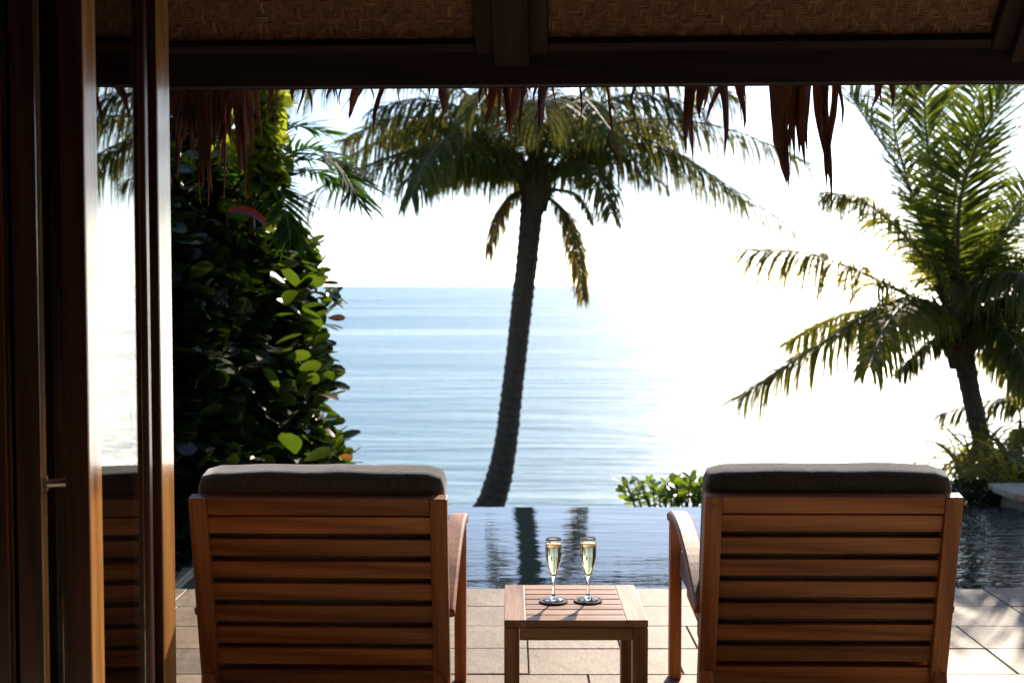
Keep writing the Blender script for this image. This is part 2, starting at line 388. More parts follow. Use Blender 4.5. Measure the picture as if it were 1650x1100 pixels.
def on_slope(x, s, off=0.0):      # s metres up the ceiling slope from the beam top (towards the room)
    return Vector((x, BY0 + .05 - s * math.cos(ANG) - off * math.sin(ANG), BZ1 + .0 + s * math.sin(ANG) - off * math.cos(ANG)))
def slope_box(name, x0, x1, s0, s1, t0, t1, mat, b=.002):
    o = link(name, bevel_box(name, x1 - x0, s1 - s0, t1 - t0, b), mat, house)
    c = on_slope((x0 + x1) / 2, (s0 + s1) / 2, (t0 + t1) / 2); o.location = c
    o.rotation_euler = (R(180) - ANG, 0, 0) if False else (-ANG, 0, 0); return o
for i in range(-3, 4):
    cx = i * 1.62
    slope_box("rafter", cx - .055, cx + .055, .0, 6.5, .016, .075, dark_wood[1])
    slope_box("batten", cx - .115, cx - .057, -.05, 6.4, .012, .045, dark_wood[1])
    slope_box("batten", cx + .057, cx + .115, -.05, 6.4, .012, .045, dark_wood[1])
for i in range(-3, 3):
    slope_box("batten", i * 1.62 + .117, i * 1.62 + 1.503, .02, .062, .014, .04, dark_wood[0])
    slope_box("ceiling_board", i * 1.62 + .117, i * 1.62 + 1.503, -.05, 6.4, -.02, .002, plain("ceiling_backing", (.06, .03, .015)) if i == -3 else bpy.data.materials["ceiling_backing"], 0)
weave_mat, nt, out = M("woven_palm_matting")
a = nd(nt, "ShaderNodeAttribute"); a.attribute_name = "tint"
tc = nd(nt, "ShaderNodeTexCoord"); n = fine(nt, tc.outputs['Object'], 260, 3)
c = ramp(nt, a.outputs['Fac'], [(0, (.11, .05, .02)), (.5, (.19, .09, .036)), (.85, (.26, .13, .055)), (1, (.38, .22, .10))])
f = ramp(nt, n.outputs['Fac'], [(.3, (.6,) * 3), (.7, (1.25,) * 3)])
b = nd(nt, "ShaderNodeBsdfPrincipled"); nt.links.new(mixc(nt, c.outputs[0], f.outputs[0], .8, 'MULTIPLY'), b.inputs['Base Color']); b.inputs['Roughness'].default_value = .5
nt.links.new(b.outputs[0], out.inputs[0])
def weave(x0, x1, s0, s1, cell=.0098, L=4):
    mb = MB(); nx, ns = int((x1 - x0) / cell), int((s1 - s0) / cell); P = 2 * L
    def off(i): k, m = divmod(i, 12); return m if k % 2 == 0 else 12 - m
    def piece(i0, i1, j0, j1, horiz):
        t = min(1, max(0, rng.gauss(.45, .2))); g = .0006
        j = [rng.uniform(-.0007, .0007) for _ in range(2)]
        xa, xb, sa, sb = x0 + i0 * cell + g + j[0], x0 + i1 * cell - g + j[0], s0 + j0 * cell + g + j[1], s0 + j1 * cell - g + j[1]
        lo, hi = .0035, .0062 + rng.uniform(-.0006, .0008)
        if horiz:
            A = [on_slope(xa, sa, lo), on_slope((xa + xb) / 2, sa, hi), on_slope(xb, sa, lo)]; B = [on_slope(xa, sb, lo), on_slope((xa + xb) / 2, sb, hi), on_slope(xb, sb, lo)]
        else:
            A = [on_slope(xb, sa, lo), on_slope(xb, (sa + sb) / 2, hi), on_slope(xb, sb, lo)]; B = [on_slope(xa, sa, lo), on_slope(xa, (sa + sb) / 2, hi), on_slope(xa, sb, lo)]
        mb.strip(A, B, t)
    for jj in range(ns):
        i = 0
        while i < nx:
            if (off(i) + jj) % P < L:
                k = i
                while k < nx and (off(k) + jj) % P < L and k - i < 6: k += 1
                piece(i, k, jj, jj + 1, True); i = k
            else: i += 1
    for i in range(nx):
        jj = 0
        while jj < ns:
            if (off(i) + jj) % P >= L:
                k = jj
                while k < ns and (off(i) + k) % P >= L: k += 1
                piece(i, i + 1, jj, k, False); jj = k
            else: jj += 1
    o = mb.build("woven_matting", weave_mat, house); tag(o, kind='stuff'); return o
weave(-1.503, -.117, .05, .62); weave(.117, 1.503, .05, .62); weave(1.737, 2.3, .05, .4)

# outer thatch roof (two slopes) and gable closure so the room is dark
def roof_slab(name, y0, z0, y1, z1, th, mat):
    d = Vector((0, y1 - y0, z1 - z0)).normalized(); n_ = Vector((0, -d.z, d.y)); 
    if n_.z < 0: n_ = -n_
    mb = MB(); v = []
    for x in (-6.2, 6.2):
        for (yy, zz) in ((y0, z0), (y1, z1)):
            for t in (0, th): v.append((x, yy + n_.y * t, zz + n_.z * t))
    mb.v = v; mb.f = [(0, 1, 3, 2), (4, 6, 7, 5), (0, 4, 5, 1), (2, 3, 7, 6), (1, 5, 7, 3), (0, 2, 6, 4)]
    return mb.build(name, mat, house)
rs = on_slope(0, -.04, -.035); re = on_slope(0, 6.6, -.03)
roof_slab("thatched_roof", rs.y, rs.z, re.y, re.z, .22, thatch_top)
roof_slab("thatched_roof", re.y - .01, re.z, -6.6, re.z - (re.y + 6.6) * math.tan(ANG), .22, thatch_top)
for x in (-4.6, 4.5):
    mb = MB(); pr = [(-5.1, 3.4), (3.05, 3.4), (re.y, re.z - .05), (-5.1, re.z - (re.y + 5.1) * .93)]
    n0 = len(pr); mb.v = [(x, a_, b_) for a_, b_ in pr] + [(x + .1, a_, b_) for a_, b_ in pr]
    mb.f = [tuple(range(n0)), tuple(range(2 * n0 - 1, n0 - 1, -1))] + [(i, (i + 1) % n0, n0 + (i + 1) % n0, n0 + i) for i in range(n0)]
    mb.build("gable", plaster, house)

# thatch leaves hanging below the eave, each its own part
def thatch_strip(px, pytip, wpx, lean=0.0, curl=0.0, Y=4.22, split=False):
    top = at(px, 120, Y); tip = at(px + lean, pytip, Y); Wm = wpx / FPX * Y; n_ = 9
    L = []; Rr = []; ph = rng.uniform(0, 6); fold = rng.uniform(-.5, .5); ang = rng.uniform(-.9, .9)
    ax = Vector((math.cos(ang), math.sin(ang), 0))
    for i in range(n_):
        t = i / (n_ - 1); p = top.lerp(tip, t) + Vector((curl * t * t * .06 + .006 * math.sin(ph + 5 * t), .012 * math.sin(ph * 2 + 4 * t) + fold * .05 * t * t, 0))
        ww = Wm * .5 * (1 - t ** rng.uniform(1.6, 2.6)) * (1 + .12 * rng.uniform(-1, 1)) / max(.5, abs(math.cos(ang))) + .0008
        if split and i > 4: ww *= .75
        L.append(p - ax * ww - top); Rr.append(p + ax * ww * rng.uniform(.8, 1.05) - top)
    mb = MB(); C = [(l + r) / 2 + Vector((0, -.25 * (r - l).length, 0)) for l, r in zip(L, Rr)]
    mb.strip(L, C); mb.strip(C, Rr)
    th = [Vector((0, .0012, 0)) + p for p in C]
    mb.strip([p + Vector((0, .0012, 0)) for p in Rr], th); mb.strip(th, [p + Vector((0, .0012, 0)) for p in L]); mb.t = []
    o = mb.build("thatch_leaf", thatch_leaf, house); o.location = top; return o
TL = [(285, 262, 14, -6, -.2), (300, 215, 10, 4, 0), (292, 240, 8, 2, 0), (313, 305, 26, 3, 0), (322, 330, 14, 2, 0), (345, 250, 20, -4, 0), (352, 318, 8, -2, 0), (372, 280, 24, 6, 0), (380, 322, 10, 4, 0), (392, 252, 12, 4, 0),
      (335, 230, 10, 14, 0), (360, 208, 8, -10, 0), (275, 290, 10, 0, 0), (405, 225, 8, 3, 0), (423, 190, 7, 5, 0), (430, 208, 5, 8, 0),
      (471, 162, 9, -6, 0), (480, 186, 7, -7, 0), (489, 180, 5, 3, 0), (525, 158, 7, -4, 0), (537, 155, 6, -2, 0),
      (580, 190, 17, -25, -.1), (612, 215, 9, -18, .1), (710, 192, 16, -3, 0), (790, 207, 14, -12, 0), (800, 216, 6, -6, 0), (812, 212, 9, -2, 0), (826, 222, 17, -8, 0), (835, 228, 7, -2, .1),
      (862, 170, 6, -5, 0), (876, 222, 14, -16, 0), (933, 202, 4, -5, 0), (968, 280, 4, 26, .1), (1017, 174, 6, -4, 0), (1046, 160, 9, -2, 0), (1069, 170, 8, -1, 0), (1088, 158, 3, 1, 0),
      (1104, 250, 17, -5, 0), (1112, 262, 9, -5, 0), (1122, 195, 16, 0, 0), (1128, 178, 9, 3, 0), (1160, 200, 9, -28, 0), (1158, 252, 14, 4, 0), (1183, 210, 13, 8, 0), (1197, 168, 4, -4, 0),
      (1247, 298, 34, 9, 0), (1254, 306, 14, 5, -.1), (1274, 262, 13, -3, 0), (1285, 270, 18, 1, 0), (1280, 256, 12, -4, 0), (1306, 290, 15, 17, 0), (1322, 345, 12, 3, 0), (1336, 310, 11, -16, 0), (1343, 215, 5, 0, 0), (1318, 300, 9, 2, 0),
      (1405, 178, 12, -10, 0), (1410, 182, 5, 0, 0), (1432, 182, 11, -10, -.2), (1446, 150, 5, 3, 0), (240, 260, 22, 4, 0), (215, 230, 18, -4, 0), (255, 300, 14, 4, 0)]
for q in TL:
    thatch_strip(*q)
    if q[2] > 12:
        thatch_strip(q[0] + rng.uniform(-6, 6), q[1] - rng.uniform(15, 45), q[2] * .5, q[3] + rng.uniform(-5, 5), q[4], Y=4.235)
        thatch_strip(q[0] + rng.uniform(-8, 8), q[1] - rng.uniform(0, 30), 2.2, q[3] + rng.uniform(-9, 9), q[4], Y=4.21)
for i in range(30):
    thatch_strip(rng.uniform(265, 400), rng.uniform(160, 260), rng.uniform(2, 16), rng.uniform(-8, 8), Y=4.24 + rng.uniform(0, .12))
for i in range(20):
    px = rng.choice([rng.uniform(470, 900), rng.uniform(780, 890), rng.uniform(1600, 2100)]); thatch_strip(px, rng.uniform(148, 172), rng.uniform(2, 9), rng.uniform(-8, 8), Y=4.25)

# the eave line runs a little askew to the pool: turn the whole roof about the middle of the eave
TW = Matrix.Translation((0, 4, 0)) @ Matrix.Rotation(R(-2.7), 4, 'Z') @ Matrix.Translation((0, -4, 0))
for o in list(house.children):
    if o.name.split('.')[0] in ("eave_beam", "trim", "rafter", "batten", "ceiling_board", "woven_matting", "thatched_roof", "thatch_leaf", "gable"):
        L_ = Matrix.LocRotScale(o.location, o.rotation_euler, None); o.location, q_, _ = (TW @ L_).decompose(); o.rotation_euler = q_.to_euler()

# ------------------------------------------------------------------ folding glass doors stacked at the left
def folding_door(x_right, y0, width, rot, label, handle=False, name="folding_door"):
    """x_right: right-hand face at the near end; the leaf runs away from the room"""
    t = empty(name, (x_right, y0, 0), label, "glass door", "folding glass doors stacked at the left", R(rot))
    T, Sw = .046, .088
    bbox("stile", -T, 0, 0, Sw, .02, 2.60, door_wood, t, .004)
    bbox("shade_strip", -T + .0005, -.0005, -.0035, -.0004, .02, 2.60, shade_wood, t, .001)  # added dark strip painting shade on the stile's room-side face
    bbox("stile", -T, 0, width - Sw * .35, width, .02, 2.60, shade_wood, t, .004)  # far stile in the shaded copy, its shade painted as dark wood
    bbox("rail", -T + .002, -.002, Sw + .0005, width - Sw * .35 - .0005, .02, .16, door_wood, t, .002)
    bbox("rail", -T + .002, -.002, Sw + .0005, width - Sw * .35 - .0005, 2.48, 2.60, door_wood, t, .002)
    bbox("glass_pane", -.020, -.014, Sw + .001, width - Sw * .35 - .001, .161, 2.479, door_glass, t, 0)
    bbox("glazing_bead", -.0135, -.004, Sw + .0008, Sw + .010, .162, 2.478, gasket, t, .001)
    if handle:
        mb = MB().tube([(.0, .045, 1.0), (.045, .045, 1.0)], .009, 10).tube([(.042, .04, 1.0), (.042, .15, 1.0)], .008, 10)
        mb.box(0.0005, .006, .032, .060, .985, 1.015); h = mb.build("door_handle", steel, t, False)
    return t
folding_door(-.826, 2.40, .505, 2.7, "folding glass door nearest the opening, its edge glowing orange and its pane mirroring the palm and chair")
folding_door(-.9355, 2.44, .505, 14, "middle folding glass door in the stack, mostly hidden, with a steel lever handle", True)
folding_door(-1.0, 2.43, .505, 15, "outermost dark folding glass door at the left border of the photo")

# ------------------------------------------------------------------ lounge chairs
def rounded_cushion(name, sx, sy, sz, r=.035, puff=.012, seed=0):
    bm = bmesh.new(); bmesh.ops.create_cube(bm, size=1)
    bmesh.ops.subdivide_edges(bm, edges=bm.edges[:], cuts=13, use_grid_fill=True)
    for v in bm.verts:
        p = Vector((v.co.x * sx, v.co.y * sy, v.co.z * sz)); h = Vector((sx / 2 - r, sy / 2 - r, sz / 2 - r))
        q = Vector([max(-h[i], min(h[i], p[i])) for i in range(3)]); d = p - q
        if d.length > 1e-6: p = q + d.normalized() * r
        k = (1 - (2 * p.x / sx) ** 4) * (1 - (2 * p.z / sz) ** 4)
        p.y += math.copysign(puff * k, p.y) if abs(p.y) > sy * .3 else 0
        k2 = (1 - (2 * p.x / sx) ** 4) * (1 - min(1, abs(2 * p.y / sy)) ** 4)
        p.z += math.copysign(puff * .55 * k2, p.z) if abs(p.z) > sz * .4 else 0
        p += Vector((noise.noise(p * 7 + Vector((seed, 0, 0))), noise.noise(p * 7 + Vector((0, seed + 9, 0))), noise.noise(p * 9 + Vector((0, 3, seed))))) * .004
        v.co = p
    me = bpy.data.meshes.new(name); bm.to_mesh(me); bm.free()
    for p in me.polygons: p.use_smooth = True
    return me
def swept_bar(name, pts, width, thick, mat, parent, seed=0):
    """bar of rectangular section along a path in the y-z plane, centred on x=0 of its object"""
    n = len(pts); bm = bmesh.new(); rings = []
    for i, p in enumerate(pts):
        a_ = Vector(pts[max(0, i - 1)]); b_ = Vector(pts[min(n - 1, i + 1)]); t = (b_ - a_).normalized(); nn = Vector((0, -t.z, t.y))
        if nn.z < 0: nn = -nn
        c_ = .006; hw, ht = width / 2, thick / 2
        sec = [(-hw + c_, ht), (hw - c_, ht), (hw, ht - c_), (hw, -ht + c_), (hw - c_, -ht), (-hw + c_, -ht), (-hw, -ht + c_), (-hw, ht - c_)]
        rings.append([bm.verts.new(Vector(p) + Vector((sx, 0, 0)) + nn * st) for sx, st in sec])
    for a_, b_ in zip(rings[:-1], rings[1:]):
        for k in range(8): bm.faces.new((a_[k], a_[(k + 1) % 8], b_[(k + 1) % 8], b_[k]))
    bm.faces.new(list(reversed(rings[0]))); bm.faces.new(rings[-1]); bmesh.ops.recalc_face_normals(bm, faces=bm.faces)
    me = bpy.data.meshes.new(name); bm.to_mesh(me); bm.free(); return link(name, me, mat, parent)

def lathe(prof, seg=48):
    mb = MB(); n = len(prof)
    for k in range(seg):
        a_ = 2 * math.pi * k / seg
        for r_, z_ in prof: mb.v.append((r_ * math.cos(a_), r_ * math.sin(a_), z_))
    for k in range(seg):
        k2 = (k + 1) % seg
        for i in range(n - 1): mb.f.append((k * n + i, k2 * n + i, k2 * n + i + 1, k * n + i + 1))
    return mb
CW = .747
def lounge_chair(x, y, rz, label):
    c = empty("lounge_chair", (x, y, 0), label, "lounge chair", "teak lounge chairs facing the sea", R(rz))
    hw = CW / 2; PW = .050
    top = Vector((0, -.400, .787)); bot = Vector((0, -.262, .135)); d = (top - bot); Lb = d.length; tilt = math.atan2(-d.y, d.z)
    def on_back(xx, s, off=0):   # s metres down from the top along the back, off forward
        p = top - d.normalized() * s; return Vector((xx, p.y + off * math.cos(tilt), p.z + off * math.sin(tilt)))
    def bar(name, x0, x1, s0, s1, o0, o1, mat, b=.003):
        o = link(name, bevel_box(name, x1 - x0, o1 - o0, s1 - s0, b), mat, c)
        o.location = on_back((x0 + x1) / 2, (s0 + s1) / 2, (o0 + o1) / 2); o.rotation_euler = (tilt, 0, 0); return o
    for sx in (-1, 1):
        a_, b_ = sorted((sx * hw, sx * (hw - PW))); bar("back_post", a_, b_, 0, Lb, 0, .042, teak[2])
    bar("top_rail", -hw + PW + .0006, hw - PW - .0006, 0, .052, .004, .040, teak[0])
    s = .0615; k = 0
    while s + .055 < Lb:
        o = bar("slat", -hw + PW - .004, hw - PW + .004, s, s + .0515, .016, .032, teak[0], .002); s += .0702; k += 1
    for sx in (-1, 1):
        for s_ in (.026, .30, .55):
            pm = lathe([(0, .0006), (.0055, .0006), (.0058, 0)], 12).mesh("dowel_plug"); po = link("dowel_plug", pm, teak[1], c)
            po.location = on_back(sx * (hw - .025), s_, -.0003); po.rotation_euler = (tilt + R(90), 0, 0)
    # rear legs, front legs, rails
    for sx in (-1, 1):
        a_, b_ = sorted((sx * (hw - .001), sx * (hw - .043)))
        leg = swept_bar("rear_leg", [(0, -.262, .235), (0, -.29, .12), (0, -.325, .0)], .042, .05, teak[2], c); leg.location = ((a_ + b_) / 2, 0, 0)
        xo = sx * (hw - .012)
        bbox("front_leg", xo - .021, xo + .021, .385, .435, 0, .575, teak[2], c, .004)
        sr = swept_bar("side_rail", [(0, .384, .325), (0, .1, .305), (0, -.225, .283)], .028, .062, teak[1], c); sr.location = (sx * (hw - .064), 0, 0)
        ar = swept_bar("armrest", spline([(0, .445, .572), (0, .36, .592), (0, .24, .594), (0, .10, .574), (0, -.06, .53), (0, -.19, .478), (0, -.29, .43)], 22), .062, .032, teak[1], c)
        ar.location = (sx * (hw - .014 + .012), 0, 0) if False else (sx * (hw - .016), 0, 0)
        for p in ar.data.polygons: p.use_smooth = False
    bbox("rear_rail", -hw + .030, hw - .030, -.2215, -.20, .10, .33, teak[0], c, .003)
    bbox("front_rail", -hw + .08, hw - .08, .385, .41, .29, .35, teak[0], c, .003)
    for i in range(6): bbox("seat_slat", -hw + .08, hw - .08, -.22 + i * .1, -.16 + i * .1, .322, .336, teak[0], c, .002)
    sc_ = link("seat_cushion", rounded_cushion("seat_cushion", CW - .05, .66, .13, seed=rng.random() * 9), cushion_mat, c); sc_.location = (0, .10, .405); sc_.rotation_euler = (R(-2 + 4), 0, 0)
    bc = link("back_cushion", rounded_cushion("back_cushion", CW - .02, .135, .60, r=.04, seed=rng.random() * 9), cushion_mat, c)
    bc.location = on_back(0, .253, .112); bc.rotation_euler = (tilt, 0, 0)
    return c
lounge_chair(-.552, 3.925, -1.2, "teak slatted lounge chair with charcoal cushions, between glass doors and drinks table")
lounge_chair(.940, 3.955, -0.6, "teak slatted lounge chair with charcoal cushions, right of the drinks table, below the second palm")

# ------------------------------------------------------------------ side table
tb = empty("side_table", (.184, 3.71, 0), "small square teak slatted table standing between the two lounge chairs", "table")
TX, TY, TZ = .2065, .21, .443
for sx in (-1, 1):
    a_, b_ = sorted((sx * TX, sx * (TX - .062)))
    bbox("end_board", a_, b_, -TY, TY, TZ - .022, TZ, table_wood[1], tb, .002)
n_sl = 7; pitch = 2 * TY / n_sl
for i in range(n_sl):
    y0 = -TY + i * pitch; bbox("slat", -TX + .0625, TX - .0625, y0 + (.0 if i == 0 else .0035), y0 + pitch - (.0 if i == n_sl - 1 else .0035), TZ - .020, TZ - .0005, table_wood[0], tb, .0015)
for sy in (-1, 1):
    a_, b_ = sorted((sy * (TY - .004), sy * (TY - .024))); bbox("apron", -TX + .0445, TX - .0445, a_, b_, TZ - .060, TZ - .0225, table_wood[0], tb, .002)
for sx in (-1, 1):
    a_, b_ = sorted((sx * (TX - .004), sx * (TX - .024))); bbox("apron", a_, b_, -TY + .0445, TY - .0445, TZ - .060, TZ - .0225, table_wood[1], tb, .002)
    for sy in (-1, 1):
        c_, d_ = sorted((sx * TX, sx * (TX - .044))); e_, f_ = sorted((sy * TY, sy * (TY - .044)))
        bbox("leg", c_, d_, e_, f_, 0, TZ - .0225, table_wood[2], tb, .003)

# ------------------------------------------------------------------ coasters and champagne flutes
def lathe_obj(name, prof, mat, parent=None, loc=(0, 0, 0), smooth=True):
    me = lathe(prof).mesh(name); bm = bmesh.new(); bm.from_mesh(me); bmesh.ops.remove_doubles(bm, verts=bm.verts, dist=1e-6)
    bmesh.ops.recalc_face_normals(bm, faces=bm.faces); bm.to_mesh(me); bm.free()
    o = link(name, me, mat, parent, smooth); o.location = loc; return o
out_p = [(0, .0005), (.030, .0005), (.0325, .0018), (.031, .0035), (.018, .0065), (.008, .011), (.0045, .020), (.0040, .040), (.0043, .058), (.0060, .072), (.0115, .088), (.0185, .108), (.0235, .132), (.0258, .158), (.0260, .175), (.0250, .196), (.0245, .2015)]
in_p = [(.0235, .2018), (.0240, .196), (.0249, .175), (.0247, .158), (.0224, .132), (.0174, .108), (.0104, .090), (.0045, .081), (0, .079)]
liq_in = [(0, .0794), (.0043, .0814), (.0101, .0904), (.0171, .1083), (.0221, .1323), (.0244, .158), (.0246, .175), (.0243, .184), (0, .1836)]
bub_mat = glass("bubble", (1, 1, 1), 0.78)
for (px, X, Yv, lab, lab2) in ((892, .126, 3.705, "left champagne flute of pale sparkling wine on the table", "dark round coaster under the left champagne flute"),
                              (949, .231, 3.712, "right champagne flute of pale sparkling wine, nearer the right chair", "dark round coaster under the right champagne flute")):
    co = lathe_obj("coaster", [(0, 0), (.041, 0), (.0435, .0015), (.0435, .004), (.0415, .0052), (.0385, .0042), (0, .0042)], plain("dark_coaster", (.035, .018, .012), .75, scale=90) if X < .2 else bpy.data.materials["dark_coaster"], None, (X, Yv, TZ + .0002), False)
    tag(co, lab2, "coaster", "coasters on the drinks table")
    g = empty("champagne_flute", (X, Yv, TZ + .0048), lab, "champagne flute", "champagne flutes on the drinks table"); g.scale = (.96, .96, .935)
    lathe_obj("glass", out_p + in_p, clear_glass, g)
    lathe_obj("sparkling_wine", liq_in, wine, g)

# ------------------------------------------------------------------ palms
def make_frond(name, pts, parent, mat, maxlen=.75, n_leaf=80, droop=.5, width=.038, twist=0.0, ragged=.15, base_w=.03, tone=None, hang=0.0, seed=0):
    """pts: world points along the midrib. Leaflets both sides. hang: share of leaflets that hang straight down"""
    rg = random.Random(seed * 13 + 5); n_leaf = int(n_leaf * 1.4); width *= .78; maxlen *= 1.2
    org = Vector(pts[0]); P = spline([Vector(p) - org for p in pts], 48); mb = MB()
    tot = sum((P[i + 1] - P[i]).length for i in range(len(P) - 1))
    for i in range(n_leaf):
        u = .10 + .90 * (i + rg.uniform(-.3, .3)) / n_leaf; u = min(.999, max(.08, u)); k = u * (len(P) - 1); k0 = int(k); p = P[k0].lerp(P[min(k0 + 1, len(P) - 1)], k - k0)
        T = (P[min(k0 + 2, len(P) - 1)] - P[max(k0 - 1, 0)]).normalized()
        side = T.cross(Vector((0, 0, 1)))
        side = side.normalized() if side.length > .15 else Vector((1, 0, 0))
        side = Matrix.Rotation(twist, 3, T) @ side; upv = side.cross(T).normalized()
        prof = (math.sin(math.pi * min(1, (u * .78 + .12))) ** .5) if u < .92 else .72 - (u - .92) * 4
        for sg in (-1, 1):
            if rg.random() < ragged * .5: continue
            ln = maxlen * prof * rg.uniform(.75, 1.1)
            sweep = .25 + .75 * u + rg.uniform(-.2, .2)
            dirv = (side * sg * math.cos(sweep) + T * math.sin(sweep) + upv * rg.uniform(-.05, .3)).normalized()
            hangk = droop * rg.uniform(.5, 1.6) + (hang * rg.uniform(.6, 1.6) if rg.random() < .75 else 0)
            q = p.copy(); seg = 5; L, Rt = [], []; dv = dirv.copy()
            wv = T.cross(dv).cross(dv); 
            wv = (T - dv * T.dot(dv)); wv = wv.normalized() if wv.length > .05 else upv
            w0 = width * rg.uniform(.7, 1.15)
            for s_ in range(seg + 1):
                tt = s_ / seg; ww = w0 * .5 * (min(1, tt * 5 + .35)) * (1 - tt ** 2.2) + .001
                L.append(q - wv * ww); Rt.append(q + wv * ww)
                dv = (dv + Vector((rg.uniform(-.05, .05), rg.uniform(-.05, .05), -hangk * (.35 + tt * .8) / seg * 2))).normalized(); q = q + dv * (ln / seg)
            t_ = rg.random() ** 1.5 * .62 if tone is None else tone
            if rg.random() < ragged * .6: t_ = rg.uniform(.6, 1)
            mb.strip(L, Rt, t_)
    o = mb.build(name, mat, parent); o.location = org - parent.location if parent else org
    rb = MB().tube(P, [base_w * (1 - .88 * i / 47) for i in range(48)], 6)
    rb.build("midrib", rachis_mat, o, True)
    return o

def make_trunk(parent, pts, radii, seed=0, ring=.12):
    loc = parent.location; N_ = 260; C = spline([Vector(p) - loc for p in pts], N_); Rd = spline([(r_, 0, 0) for r_ in radii], N_); mb = MB(); rg = random.Random(seed); seg = 18; n0 = 0
    acc = 0
    for i, p in enumerate(C):
        if i: acc += (C[i] - C[i - 1]).length
        r_ = Rd[i].x; ph = (acc / ring) % 1; r_ *= 1 + .11 * (1 - ph) ** 3 - .03
        T = (C[min(i + 1, N_ - 1)] - C[max(i - 1, 0)]).normalized(); x = T.cross(Vector((0, 1, 0))).normalized(); y = T.cross(x)
        for k in range(seg):
            a_ = 2 * math.pi * k / seg; rr = r_ * (1 + .05 * noise.noise(Vector((math.cos(a_) * 2, math.sin(a_) * 2, acc * 7 + seed))))
            mb.v.append(tuple(p + x * rr * math.cos(a_) + y * rr * math.sin(a_)))
        if i:
            for k in range(seg):
                k2 = (k + 1) % seg; mb.f.append(((i - 1) * seg + k, (i - 1) * seg + k2, i * seg + k2, i * seg + k))
    return mb.build("trunk", bark, parent, True)

def palm(name, label, Y, trunk, crown, fronds, D, seed):
    base = at(trunk[0][0], trunk[0][1], Y)
    t = empty(name, base, label, "palm tree", "coconut palms above the sea")
    pts = [at(a_, b_, Y) for a_, b_, _ in trunk]; rad = [w_ / 2 / FPX * Y * (.9 if Y > 12 else .82) for _, _, w_ in trunk]
    make_trunk(t, pts, rad, seed)
    # fibrous crown heart with old leaf bases
    cc = at(crown[0], crown[1], Y) - t.location; mb = MB(); rg = random.Random(seed)
    for i in range(40):
        a_ = rg.uniform(0, 6.28); r0 = .10 * (1.0 if Y > 12 else .7); h_ = rg.uniform(-.30, .15)
        p0 = cc + Vector((math.cos(a_) * r0, math.sin(a_) * r0, h_)); p1 = p0 + Vector((math.cos(a_) * .10, math.sin(a_) * .10, .16)); p2 = p1 + Vector((math.cos(a_) * .07, math.sin(a_) * .07, rg.uniform(-.1, .15)))
        mb.tube([p0, p1, p2], [.05, .035, .008], 6)
    kq = 1.0 if Y > 12 else .68
    mb.tube([cc + Vector((.01, 0, -.40)) , cc + Vector((0, 0, -.25)), cc + Vector((0, 0, -.08)), cc + Vector((0, 0, .2)), cc + Vector((0, 0, .5))], [.13 * kq, .17 * kq, .20 * kq, .15 * kq, .04], 16)
    mb.build("crown_heart", fibre, t, True)
    for i, f_ in enumerate(fronds):
        path, depth = f_[0], f_[1]; kw = dict(f_[2]) if len(f_) > 2 else {}
        n_ = len(path); P = [at(a_, b_, Y + depth * (k / (n_ - 1)) ** 1.2) for k, (a_, b_) in enumerate(path)]
        lab = kw.pop('label', None)
        kw['maxlen'] = kw['maxlen'] * (.83 if Y < 12 else 1.0)
        if Y < 12: kw.setdefault('base_w', .024); kw['width'] = kw.get('width', .038) * .85
        o = make_frond("frond", P, t, kw.pop('mat', frond_mat), seed=seed * 100 + i, **kw)
        if lab: o['label'] = lab
    return t

